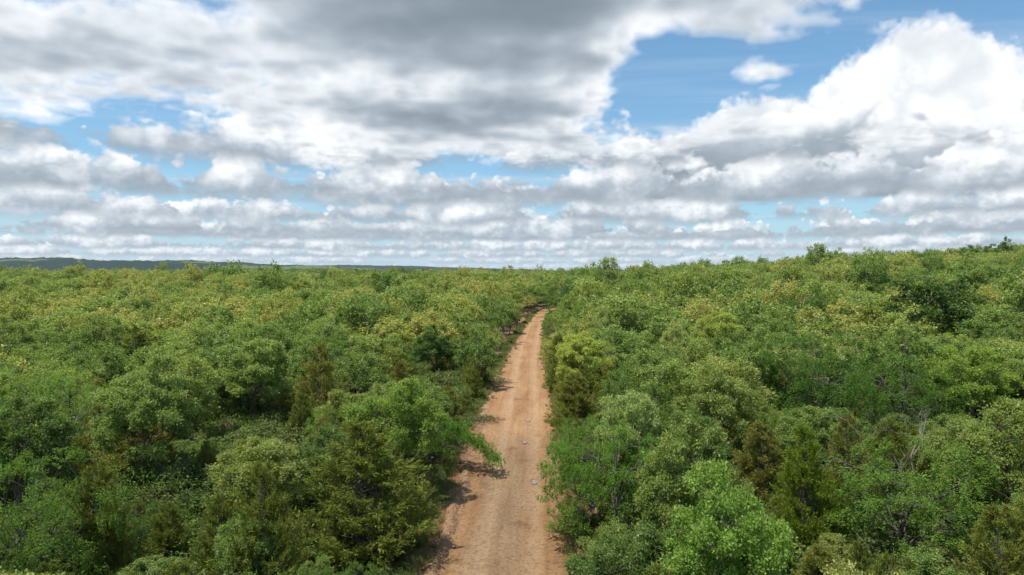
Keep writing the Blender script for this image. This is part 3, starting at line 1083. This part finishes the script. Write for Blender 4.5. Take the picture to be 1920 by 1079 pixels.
rows = {}
HEROES = [(o[0], o[1], o[2], o[3], o[4], 'counted', o[7]) for o in TREES if o[8] and o[1] < 95.0]      # named above; they count in the rows
for f in FILL + HEROES:
    side = 'right' if f[0] > float(road_x(f[1])) else 'left'
    b = next(k for k, (d, _) in enumerate(BAND) if f[1] < d)
    rows.setdefault((side, b), []).append(f)
for (side, b), fs in sorted(rows.items()):
    fs.sort(key=lambda f: abs(f[0] - float(road_x(f[1]))))
    for k, (x, y, h, w, depth, sp, px) in enumerate(fs):
        if sp == 'counted':
            continue
        hue = int(np.clip(rng.beta(1.1, 1.3) * 100, 1, 99))
        if sp == 'oak':
            word = 'dark green' if hue < 25 else 'mid-green' if hue < 55 else 'yellow-green' if hue < 85 else 'golden-green'
        elif sp == 'elm':
            word = 'deep green' if hue < 40 else 'bright green'
        else:
            word = 'olive' if hue < 60 else 'brownish olive'
        size = 'low ' if h < 4.5 else 'tall ' if h > 7.9 else ''
        near = depth < 50
        nv = {'oak': 5, 'elm': 3, 'juniper': 3 if near else 2}[sp]
        var = f"{sp}_{'near' if near else 'mid'}{int(rng.integers(0, nv))}"
        label = f"{size}{word} {sp}, {ordinal(k)} filler tree from the {side} verge, {BAND[b][1]}".replace(' filler', '')
        tree(sp + '_tree', var, x, y, h, w, float(rng.uniform(0, 6.28)), label, f'{sp}s of the near wood', None, hue)


# ------------------------------------------------------------------ masses nobody could count: instanced stuff
def scatter(name, pts, rot, scl, idx, protos, label, cat):
    pc = bpy.data.collections.new(name + '_kinds')
    for k, me in enumerate(protos):
        pc.objects.link(bpy.data.objects.new(f'{name}_kind_{k:02d}', me))
    me = bpy.data.meshes.new(name)
    me.vertices.add(len(pts))
    me.vertices.foreach_set('co', np.asarray(pts, np.float32).ravel())
    for nm, ty, arr in (('rot', 'FLOAT', rot), ('idx', 'INT', idx)):
        me.attributes.new(nm, ty, 'POINT').data.foreach_set('value', np.asarray(arr, np.float32 if ty == 'FLOAT' else np.int32))
    me.attributes.new('scl', 'FLOAT_VECTOR', 'POINT').data.foreach_set('vector', np.asarray(scl, np.float32).ravel())
    o = obj(name, me, kind='stuff', label=label, cat=cat)
    ng = bpy.data.node_groups.new(name + '_spread', 'GeometryNodeTree')
    ng.interface.new_socket('Geometry', in_out='INPUT', socket_type='NodeSocketGeometry')
    ng.interface.new_socket('Geometry', in_out='OUTPUT', socket_type='NodeSocketGeometry')
    N = ng.nodes.new
    gi, go = N('NodeGroupInput'), N('NodeGroupOutput')
    m2p = N('GeometryNodeMeshToPoints')
    iop = N('GeometryNodeInstanceOnPoints')
    ci = N('GeometryNodeCollectionInfo')
    ci.inputs['Collection'].default_value = pc
    ci.inputs['Separate Children'].default_value = True
    ci.inputs['Reset Children'].default_value = True
    iop.inputs['Pick Instance'].default_value = True

    def named(nm, ty):
        n = N('GeometryNodeInputNamedAttribute')
        n.data_type = ty
        n.inputs['Name'].default_value = nm
        return n.outputs['Attribute']
    cx = N('ShaderNodeCombineXYZ')
    Lk = ng.links.new
    Lk(named('rot', 'FLOAT'), cx.inputs[2])
    e2r = N('FunctionNodeEulerToRotation')
    Lk(cx.outputs[0], e2r.inputs[0])
    Lk(gi.outputs[0], m2p.inputs[0])
    Lk(m2p.outputs[0], iop.inputs['Points'])
    Lk(ci.outputs[0], iop.inputs['Instance'])
    Lk(named('idx', 'INT'), iop.inputs['Instance Index'])
    Lk(e2r.outputs[0], iop.inputs['Rotation'])
    Lk(named('scl', 'FLOAT_VECTOR'), iop.inputs['Scale'])
    Lk(iop.outputs[0], go.inputs[0])
    md = o.modifiers.new('spread', 'NODES')
    md.node_group = ng
    return o


def joined(WG, mats):
    W, G = WG
    g = Geo()
    for src, mi in ((W, 0), (G, 1)):
        off = 0
        for v, q, a, b in zip(src.v, src.q, src.a, src.b):
            g.add(v, q - off, mi, a, b)
            off += len(v)
    return g.mesh('far_tree', mats)


far = []
for k in range(7):
    far.append(joined(gen_oak(600 + k, 7.0, 5.4, 40, 15, 6, 0.25, 0.64), [M['bark'], M['oak']]))
for k in range(2):
    far.append(joined(gen_elm(640 + k, 6.5, 5.6, 52, 60, 0.22), [M['bark'], M['elm']]))
far.append(joined(gen_juniper(660, 6.0, 3.4, 60, 6, 6, 0.42), [M['bark'], M['juniper']]))
far2 = []
for k in range(5):
    far2.append(joined(gen_oak(700 + k, 7.0, 5.6, 26, 9, 4, 0.50, 0.72, wood=False), [M['bark'], M['oak']]))
far2.append(joined(gen_elm(740, 6.5, 5.6, 30, 16, 0.55, wood=False), [M['bark'], M['elm']]))
gold = [joined(gen_oak(760 + k, 7.0, 5.6, 40, 15, 6, 0.25, 0.64), [M['bark'], M['oak_gold']]) for k in range(3)]
gold2 = [joined(gen_oak(770 + k, 7.0, 5.6, 26, 9, 4, 0.50, 0.72, wood=False), [M['bark'], M['oak_gold']]) for k in range(2)]
PT, RO, SL, IX = [], [], [], []
for (d0, d1, step, big) in ((NEAR_END - 6, 170, 5.2, 0), (170, 330, 5.8, 0), (330, 650, 6.8, 1), (650, 1100, 8.0, 1), (1100, 1900, 11.0, 1)):
    ny = int((d1 - d0) / step)
    for iy in range(ny):
        dep = d0 + (iy + 0.5) * step
        nx_ = int(dep * 0.84 / step)
        ix = np.arange(-nx_, nx_ + 1)
        jit_ = rng.uniform(-0.46, 0.46, (len(ix), 2)) * step
        lat = ix * step + jit_[:, 0]
        dp = dep + jit_[:, 1]
        P = dp[:, None] * FW + lat[:, None] * RT
        off = P[:, 0] - road_x(P[:, 1])
        keep = (np.where(off > 0, off > clear_right(P[:, 1]) + 1.1, off < -clear_left(P[:, 1]) - 1.1) | (P[:, 1] > 300)) & (rng.uniform(0, 1, len(ix)) > 0.05)
        for q in P[keep]:
            if dep < 310 and any(o[8] and (o[0] - q[0]) ** 2 + (o[1] - q[1]) ** 2 < (0.3 * (o[3] + 5)) ** 2 for o in TREES):
                continue
            if dep < NEAR_END + 4 and any((o[0] - q[0]) ** 2 + (o[1] - q[1]) ** 2 < (0.34 * (o[3] + 4.6)) ** 2 for o in TREES):
                continue
            nearroad = abs(q[0] - float(road_x(q[1]))) < 7.5 and q[1] < 300
            s = float(np.clip(rng.normal(1.22, 0.30), 0.6, 2.0))
            if nearroad:
                s = min(s, 0.85)
            sz = (0.45 + 0.5 * s) * rng.uniform(0.8, 1.22) * (1.35 if rng.uniform() < 0.09 else 1.0)
            k = rng.uniform()
            patch_ = math.sin(q[0] * 0.021 + 1.0) * math.sin(q[1] * 0.017 + 0.5)
            golden = rng.uniform() < 0.13 + 0.27 * (q[0] < 0) * (q[1] < 300) + 0.22 * patch_
            if big:
                id_ = 10 + (int(rng.integers(0, 5)) if k < 0.86 else 5)
                s *= 1.0 + 0.03 * (step - 6)
            else:
                id_ = int(rng.integers(0, 7)) if k < 0.76 else (7 + int(rng.integers(0, 2)) if k < 0.93 else 9)
            if golden and k < 0.8:
                id_ = 19 + int(rng.integers(0, 2)) if big else 16 + int(rng.integers(0, 3))
            PT.append((q[0], q[1], 0.0)); RO.append(rng.uniform(0, 6.28)); SL.append((s, s, sz)); IX.append(id_)
PT = np.array(PT)
PT[:, 2] = terrain(PT[:, 0], PT[:, 1]) - 0.1
scatter('forest', PT, RO, SL, IX, far + far2 + gold + gold2, 'unbroken oak canopy rolling back to the skyline on both sides', 'forest')

# low bushes, weeds and saplings on the forest floor
bush = []
for k in range(3):
    bush.append(joined(gen_oak(800 + k, 1.3, 1.5, 22, 14, 8, 0.10, 0.30), [M['dry'], M['brush']]))
bush.append(joined(gen_elm(820, 1.5, 1.7, 26, 70, 0.08), [M['dry'], M['elm']]))
M['grass'] = leaf_mat('verge grass', [(0.0, (0.10, 0.14, 0.035)), (0.5, (0.19, 0.20, 0.06)), (1.0, (0.30, 0.25, 0.11))], (0.33, 0.30, 0.13), rough=0.7, trans=0.3)
for k in range(2):
    r = np.random.default_rng(850 + k)
    tg = Geo()
    n = 70
    D = unit(r.normal(0, 0.5, (n, 3)) * np.array([1, 1, 0]) + np.array([0, 0, 1.0]))
    leaves(tg, r.normal(0, 0.14, (n, 3)) * np.array([1, 1, 0]), D, r.normal(0, 1, (n, 3)), r.uniform(0.3, 0.8, n), 0.035, r.uniform(0, 1, n), r.uniform(0, 0.6, n))
    bush.append(joined((Geo(), tg), [M['dry'], M['grass']]))
PT, RO, SL, IX = [], [], [], []
for _ in range(6500):
    dep = math.sqrt(rng.uniform(11.0 ** 2, 125.0 ** 2))
    lat = rng.uniform(-0.8, 0.8) * dep
    q = FW * dep + RT * lat
    off = q[0] - float(road_x(q[1]))
    lim = float(clear_right(q[1]) + 0.5 if off > 0 else clear_left(q[1]) + 0.4) + abs(rng.normal(0, 0.45))
    if abs(off) < lim:
        continue
    s = rng.uniform(0.6, 1.8) if abs(off) > 6.5 else rng.uniform(0.3, 0.8)
    PT.append((*q, float(ground_z(*q)))); RO.append(rng.uniform(0, 6.28)); SL.append((s, s, s * rng.uniform(0.7, 1.2))); IX.append(int(rng.integers(0, 4)))
for _ in range(900):                # a denser fringe of weeds along both verges
    yy = rng.uniform(14, 230)
    sgn = rng.choice([-1, 1])
    off = sgn * (float(clear_right(yy) + 0.35 if sgn > 0 else clear_left(yy) + 0.2) + abs(rng.normal(0, 0.55)))
    q = (float(road_x(yy)) + off, yy)
    s = rng.uniform(0.2, 0.65)
    PT.append((*q, float(ground_z(*q)))); RO.append(rng.uniform(0, 6.28)); SL.append((s, s, s)); IX.append(int(rng.integers(0, 4)))
for _ in range(2600):               # grass tufts thinning out on to the road edge
    yy = 14 + 170 * rng.uniform() ** 1.3
    sgn = rng.choice([-1, 1])
    off = sgn * (float(clear_right(yy) + 0.15 if sgn > 0 else clear_left(yy)) + rng.normal(0.15, 0.4))
    q = (float(road_x(yy)) + off, yy)
    s = rng.uniform(0.25, 0.8)
    PT.append((*q, max(float(ground_z(*q)), float(road_pt(np.array(off / HALF), np.array(yy))[2]) - 0.03))); RO.append(rng.uniform(0, 6.28)); SL.append((s, s, s)); IX.append(4 + int(rng.integers(0, 2)))
scatter('undergrowth', PT, RO, SL, IX, bush, 'low bushes and weeds on the forest floor and along the verges', 'undergrowth')

# ------------------------------------------------------------------ far hills
m, nb = new_mat('wooded hills and fields')
pos = E(nb, nb.node('ShaderNodeNewGeometry').outputs['Position'])
n1 = nb.noise(nb.vmath('MULTIPLY', pos, (1.0, 1.0, 4.0)), scale=0.0016, detail=5.0, rough=0.6)
n2 = nb.noise(pos, scale=0.02, detail=6.0, rough=0.7)
woods = nb.ramp(n2, [(0.3, (0.008, 0.016, 0.012)), (0.7, (0.024, 0.040, 0.024))])
field = nb.ramp(n2, [(0.3, (0.06, 0.085, 0.03)), (0.7, (0.12, 0.135, 0.055))])
principled(nb, nb.mix(nb.sstep(n1, 0.55, 0.60), woods, field), 1.0, 0.05)
M['hills'] = m


def hill(name, px_rows, depth, back, seed, bumps, label):
    """A ridge whose skyline passes the listed (column, row) points as seen from here, with a real back slope."""
    r = np.random.default_rng(seed)
    xs = np.linspace(px_rows[0][0], px_rows[-1][0], 240)
    rows_ = np.interp(xs, [p[0] for p in px_rows], [p[1] for p in px_rows])
    top = CAM_H - (rows_ - HOR) * depth / FPX
    w = sum(np.sin(xs * f + r.uniform(0, 6)) * a for f, a in ((0.02, 2.0), (0.055, 1.3), (0.13, 0.8), (0.31, 0.5), (0.7, 0.35)))
    top = top + w * bumps
    ts = np.concatenate([np.linspace(-1, 0, 26), np.linspace(0.06, 1, 14)])
    g = Geo()
    V = []
    for t in ts:
        d = depth + (t * depth * 0.32 if t < 0 else t * back)
        prof = math.cos(t * math.pi / 2) ** (1.3 if t < 0 else 2)
        P = d * FW[None, :] + ((xs - 960.0) / FPX * d)[:, None] * RT[None, :]
        z = -62 + (top + 62) * prof + r.normal(0, 0.9, len(xs)) * bumps * (0.35 + prof)
        V.append(np.concatenate([P, z[:, None]], 1))
    V = np.concatenate(V)
    n = len(xs)
    i = np.arange(len(ts) - 1)[:, None] * n + np.arange(n - 1)[None, :]
    g.add(V, np.stack([i, i + 1, i + n + 1, i + n], -1).reshape(-1, 4))
    obj(name, g.mesh(name, [M['hills']], True, attrs=False), kind='structure', label=label)


hill('hills', [(-320, 488), (-120, 486), (0, 486), (120, 485), (200, 489), (300, 490), (400, 492), (430, 493), (520, 496), (600, 500), (680, 505), (760, 511), (840, 520)],
     4200.0, 1200.0, 3, 1.6, 'low wooded ridge with pale fields beyond the left woods')
hill('hills', [(380, 501), (520, 498), (640, 498), (800, 501), (920, 504), (1030, 508), (1200, 518), (1500, 520), (1800, 526)],
     7600.0, 1500.0, 4, 1.6, 'bluer low ridge beyond the first, towards the bend')

# ------------------------------------------------------------------ things on the road
m, nb = new_mat('loose reddish soil')
pos = E(nb, nb.node('ShaderNodeNewGeometry').outputs['Position'])
f = nb.noise(pos, scale=6.0, detail=7.0, rough=0.7)
principled(nb, nb.ramp(f, [(0.28, (0.13, 0.07, 0.038)), (0.5, (0.28, 0.17, 0.095)), (0.72, (0.40, 0.27, 0.165))]), 1.0, 0.1, f, 0.06, 0.9)
M['soil'] = m
m, nb = new_mat('pale limestone')
co = E(nb, nb.node('ShaderNodeTexCoord').outputs['Object'])
f = nb.noise(co, scale=5.0, detail=6.0, rough=0.65)
principled(nb, nb.ramp(f, [(0.3, (0.18, 0.125, 0.085)), (0.7, (0.40, 0.31, 0.23))]), 0.9, 0.2, f, 0.05, 0.7)
M['stone'] = m
m, nb = new_mat('muddy standing water')
principled(nb, (0.27, 0.22, 0.19, 1.0), 0.14, 0.6)
M['water'] = m


m, nb = new_mat('wet mud')
principled(nb, (0.13, 0.08, 0.05, 1.0), 0.4, 0.4)
M['mud'] = m


def berm(name, y0, y1, u, hh, wid, seed, label):
    r = np.random.default_rng(seed)
    yy = np.arange(y0, y1, 0.12)
    n = len(yy)
    cols = np.linspace(-1, 1, 9)
    lump = np.convolve(r.normal(0, 1, n + 8), np.ones(5) / 5, 'same')[4:-4]
    amp = hh * (0.75 + 0.5 * lump) * sst(yy, y0, y0 + 2.5) * (1 - sst(yy, y1 - 3, y1))
    V = []
    for c in cols:
        x, y, z = road_pt(np.full(n, u), yy)
        x = x + c * wid * (0.8 + 0.25 * lump) + 0.12 * np.sin(yy * 0.8)
        V.append(np.stack([x, y, z - 0.03 + amp * math.cos(c * math.pi / 2) ** 1.2 + r.normal(0, 0.022, n) * (abs(c) < 0.95)], -1))
    V = np.stack(V, 1).reshape(-1, 3)
    i = np.arange(n - 1)[:, None] * 9 + np.arange(8)[None, :]
    g = Geo()
    g.add(V, np.stack([i, i + 1, i + 10, i + 9], -1).reshape(-1, 4))
    obj(name, g.mesh(name, [M['soil']], False, attrs=False), label=label, cat='berm')


berm('earth_berm', 22.0, 49.0, -0.98, 0.32, 0.46, 1, 'crumbling ridge of loose soil pushed up along the left road edge')
berm('earth_berm', 58.0, 92.0, -1.06, 0.20, 0.55, 2, 'broken ridge of pale soil along the left road edge near the brush heap')


def rock_mesh(seed, k=1):
    r = np.random.default_rng(seed)
    nu, nv = 8, 5
    V = []
    for j in range(nv + 1):
        ph = math.pi * j / nv
        for i in range(nu):
            th = 2 * math.pi * i / nu
            q = 1 + r.normal(0, 0.14)
            V.append((math.cos(th) * math.sin(ph) * q, math.sin(th) * math.sin(ph) * q * 0.8, math.cos(ph) * q * 0.55))
    Q = [(j * nu + i, j * nu + (i + 1) % nu, (j + 1) * nu + (i + 1) % nu, (j + 1) * nu + i) for j in range(nv) for i in range(nu)]
    g = Geo()
    g.add(V, Q)
    return g.mesh('stone', [M['stone']], False, attrs=False)


stones = [rock_mesh(k) for k in range(5)]
PT, RO, SL, IX = [], [], [], []
for _ in range(7500):
    yy = 16 + 130 * rng.uniform(0, 1) ** 1.7
    if rng.uniform() < 0.35:
        uu = rng.uniform(-0.95, 0.95)
        s = abs(rng.normal(0, 0.022)) + 0.012
    else:
        uu = rng.choice([-1, 1]) * abs(rng.normal(1.08, 0.17))
        s = min(0.13, abs(rng.normal(0, 0.040)) + 0.014)
    x, y, z = road_pt(np.array(uu), np.array(yy))
    PT.append((float(x), yy, float(z) + s * 0.15)); RO.append(rng.uniform(0, 6.28)); SL.append((s, s, s)); IX.append(int(rng.integers(0, 5)))
scatter('gravel', PT, RO, SL, IX, stones, 'loose stones and clods strewn over the road and its verges', 'gravel')

ROCKS = [(1082, 965, .30, 'pale rock at the right road edge under the vivid elm'),
         (1070, 985, .24, 'smaller pale rock in front of the one under the vivid elm'),
         (1108, 1060, .24, 'pale rock in the shade at the bottom right road edge'),
         (940, 664, .55, 'pale boulder on the left verge where the road narrows'),
         (927, 690, .45, 'pale boulder on the left verge, nearer than the one where the road narrows'),
         (905, 770, .32, 'pale rock on the left verge before the brush heap'),
         (1022, 690, .40, 'pale rock on the right verge level with the pale boulders'),
         (822, 1062, .20, 'small clod-like rock at the bottom end of the earth ridge'),
         (866, 905, .24, 'rock lodged in the earth ridge left of the nearest puddle')]
for k, (px, py, s, label) in enumerate(ROCKS):
    depth = CAM_H * FPX / (py - HOR)
    p = at(px, depth)
    uu = (p[0] - float(road_x(p[1]))) / HALF
    x, y, z = road_pt(np.array(uu), np.array(p[1]))
    o = obj('rock', stones[k % 5], label=label, cat='rock', group='rocks along the road')
    o.location, o.scale, o.rotation_euler = (float(x), float(y), float(z) + s * 0.12), (s * 0.7, s * 0.6, s * 0.7), (0, 0, k * 1.3)

for (px, py, rx, ry, nmw) in ((1003, 909, 0.20, 0.34, 'nearest'), (984, 836, 0.15, 0.28, 'middle'), (989, 793, 0.15, 0.28, 'farthest')):
    depth = CAM_H * FPX / (py - HOR)
    p = at(px, depth)
    uu = (p[0] - float(road_x(p[1]))) / HALF
    r = np.random.default_rng(int(px))
    ang = np.linspace(0, 2 * np.pi, 22, endpoint=False)
    rad = 1 + 0.25 * np.sin(ang * 2 + px) + 0.2 * np.sin(ang * 3 + 2 * px) + r.normal(0, 0.08, 22)
    x0, y0, z0 = (float(v) for v in road_pt(np.array(uu), np.array(p[1])))
    rad = rad * (1 + 0.25 * np.sin(ang + px))

    def sheet(k, mat):
        me = bpy.data.meshes.new('puddle')
        me.from_pydata([(math.cos(a) * rx * q * k, math.sin(a) * ry * q * k, 0) for a, q in zip(ang, rad)], [], [list(range(22))])
        me.materials.append(mat)
        return me
    o = obj('puddle', sheet(1.0, M['water']), label=f'small shining puddle in the right wheel track, {nmw} of three', cat='puddle', group='puddles on the road')
    o.location = (x0, y0, z0 + 0.028)
    rim = obj('wet_rim', sheet(1.45, M['mud']), o)
    rim.location = (0, 0, -0.006)

# heaps of cut brush on the left verge
for (px, py, s, seed, label) in ((930, 722, 1.5, 41, 'heap of cut dry brush on the left verge'), (905, 792, 1.3, 42, 'smaller tangle of dry twigs on the left verge, nearer than the brush heap')):
    depth = CAM_H * FPX / (py - HOR)
    p = at(px, depth)
    r = np.random.default_rng(seed)
    tw, lf = Geo(), Geo()
    for _ in range(90):
        a = r.uniform(0, 6.28)
        c = r.normal(0, 0.45, 3) * np.array([1, 1, 0.0]) + np.array([0, 0, r.uniform(0.03, 0.35)])
        d = np.array([math.cos(a), math.sin(a), r.uniform(-0.1, 0.35)])
        tube(tw, bend(r, c - d * 0.5, c + d * 0.6, 5, 0.3), np.linspace(0.02, 0.005, 5), 4)
    n = 900
    P = r.normal(0, 0.45, (n, 3)) * np.array([1, 1, 0]) + np.array([0, 0, 1]) * r.uniform(0.03, 0.42, (n, 1))
    leaves(lf, P, r.normal(0, 1, (n, 3)), r.normal(0, 1, (n, 3)), 0.12, 0.06, r.uniform(0, 1, n), np.zeros(n))
    t = obj('brush_heap', None, label=label, cat='brush heap')
    x, y = float(p[0]), float(p[1])
    t.location = (x, y, float(ground_z(*p)) + 0.02)
    t.scale = (s, s, s)
    obj('twigs', tw.mesh('twigs', [M['dry']], True, attrs=False), t)
    c = obj('leaves', lf.mesh('leaves', [M['brush']], False), t)
    c.pass_index = 95

# ------------------------------------------------------------------ air between here and the hills
m = bpy.data.materials.new('haze')
m.use_nodes = True
nt = m.node_tree
nt.nodes.clear()
o_ = nt.nodes.new('ShaderNodeOutputMaterial')
v_ = nt.nodes.new('ShaderNodeVolumePrincipled')
v_.inputs['Color'].default_value = (0.62, 0.80, 1.0, 1.0)
v_.inputs['Density'].default_value = 0.00003
v_.inputs['Anisotropy'].default_value = 0.2
nt.links.new(v_.outputs[0], o_.inputs['Volume'])
lo, hi = (-9400.0, -900.0, -75.0), (9400.0, 12400.0, 130.0)
g = Geo()
g.add([(x, y, z) for z in (lo[2], hi[2]) for y in (lo[1], hi[1]) for x in (lo[0], hi[0])],
      [(0, 2, 3, 1), (4, 5, 7, 6), (0, 1, 5, 4), (2, 6, 7, 3), (0, 4, 6, 2), (1, 3, 7, 5)])
hz = obj('haze', g.mesh('haze', [m], False, attrs=False), kind='stuff')

# ------------------------------------------------------------------ two unseen clouds added above the frame to shade the near and far wood
m, nb = new_mat('shade_cloud')
out = nb.node('ShaderNodeOutputMaterial')
df = nb.node('ShaderNodeBsdfDiffuse')
df.inputs['Color'].default_value = (0.85, 0.86, 0.88, 1.0)
tl = nb.node('ShaderNodeBsdfTranslucent')
tl.inputs['Color'].default_value = (0.85, 0.86, 0.88, 1.0)
tp = nb.node('ShaderNodeBsdfTransparent')
m1, m2 = nb.node('ShaderNodeMixShader'), nb.node('ShaderNodeMixShader')
m1.inputs[0].default_value = 0.5
m2.inputs[0].default_value = 0.86
for a_, b_ in ((df.outputs[0], m1.inputs[1]), (tl.outputs[0], m1.inputs[2]), (m1.outputs[0], m2.inputs[1]), (tp.outputs[0], m2.inputs[2]), (m2.outputs[0], out.inputs[0])):
    nb.t.links.new(a_, b_)
M['shade_cloud'] = m
CLOUD_Z = 980.0


def shade_cloud(name, x0, x1, y0, y1, step, seed, label, holes):
    """Closed heap with flat base and billowed top; x and y say which ground lies in its shade."""
    r = np.random.default_rng(seed)
    xs, ys = np.arange(x0, x1 + step, step), np.arange(y0, y1 + step, step)
    X, Y = np.meshgrid(xs, ys)
    size = min(x1 - x0, y1 - y0)
    f = np.minimum(np.minimum(X - x0, x1 - X), np.minimum(Y - y0, y1 - Y)) / (0.25 * size)
    w = np.zeros_like(X)
    for k in range(26):
        a = r.uniform(0, 6.28)
        lam = size * r.uniform(0.05, 0.5)
        w += (lam / size) ** 0.8 * np.sin((X * math.cos(a) + Y * math.sin(a)) * 2 * math.pi / lam + r.uniform(0, 6.28))
    f = np.clip(f, -1, 1.2) + holes * w - 0.35
    top = np.sqrt(np.clip(f, 0, None)) * 70.0
    off = np.array([sun_dir.x, sun_dir.y]) * CLOUD_Z / sun_dir.z
    nx_ = len(xs)
    i = (np.arange(len(ys) - 1)[:, None] * nx_ + np.arange(nx_ - 1)[None, :])
    inside = (f > 0)
    cell = (inside[:-1, :-1] | inside[1:, :-1] | inside[:-1, 1:] | inside[1:, 1:])
    q = np.stack([i, i + 1, i + nx_ + 1, i + nx_], -1)[cell]
    base = np.stack([X + off[0], Y + off[1], np.full_like(X, CLOUD_Z) - np.where(inside, 4.0, 0.0)], -1).reshape(-1, 3)
    up = base.copy()
    up[:, 2] = CLOUD_Z + top.ravel()
    g = Geo()
    g.add(base, q[:, ::-1])
    g.add(up, q)
    obj(name, g.mesh(name, [M['shade_cloud']], True, attrs=False), kind='stuff', label=label)


shade_cloud('shade_cloud', -260.0, 260.0, -300.0, 78.0, 6.0, 11, 'thin unseen cumulus added overhead to shade the front of the wood', 0.16)
shade_cloud('shade_cloud', -1100.0, 900.0, 330.0, 1300.0, 14.0, 12, 'broken unseen cumulus added overhead to shade the far wood', 0.30)
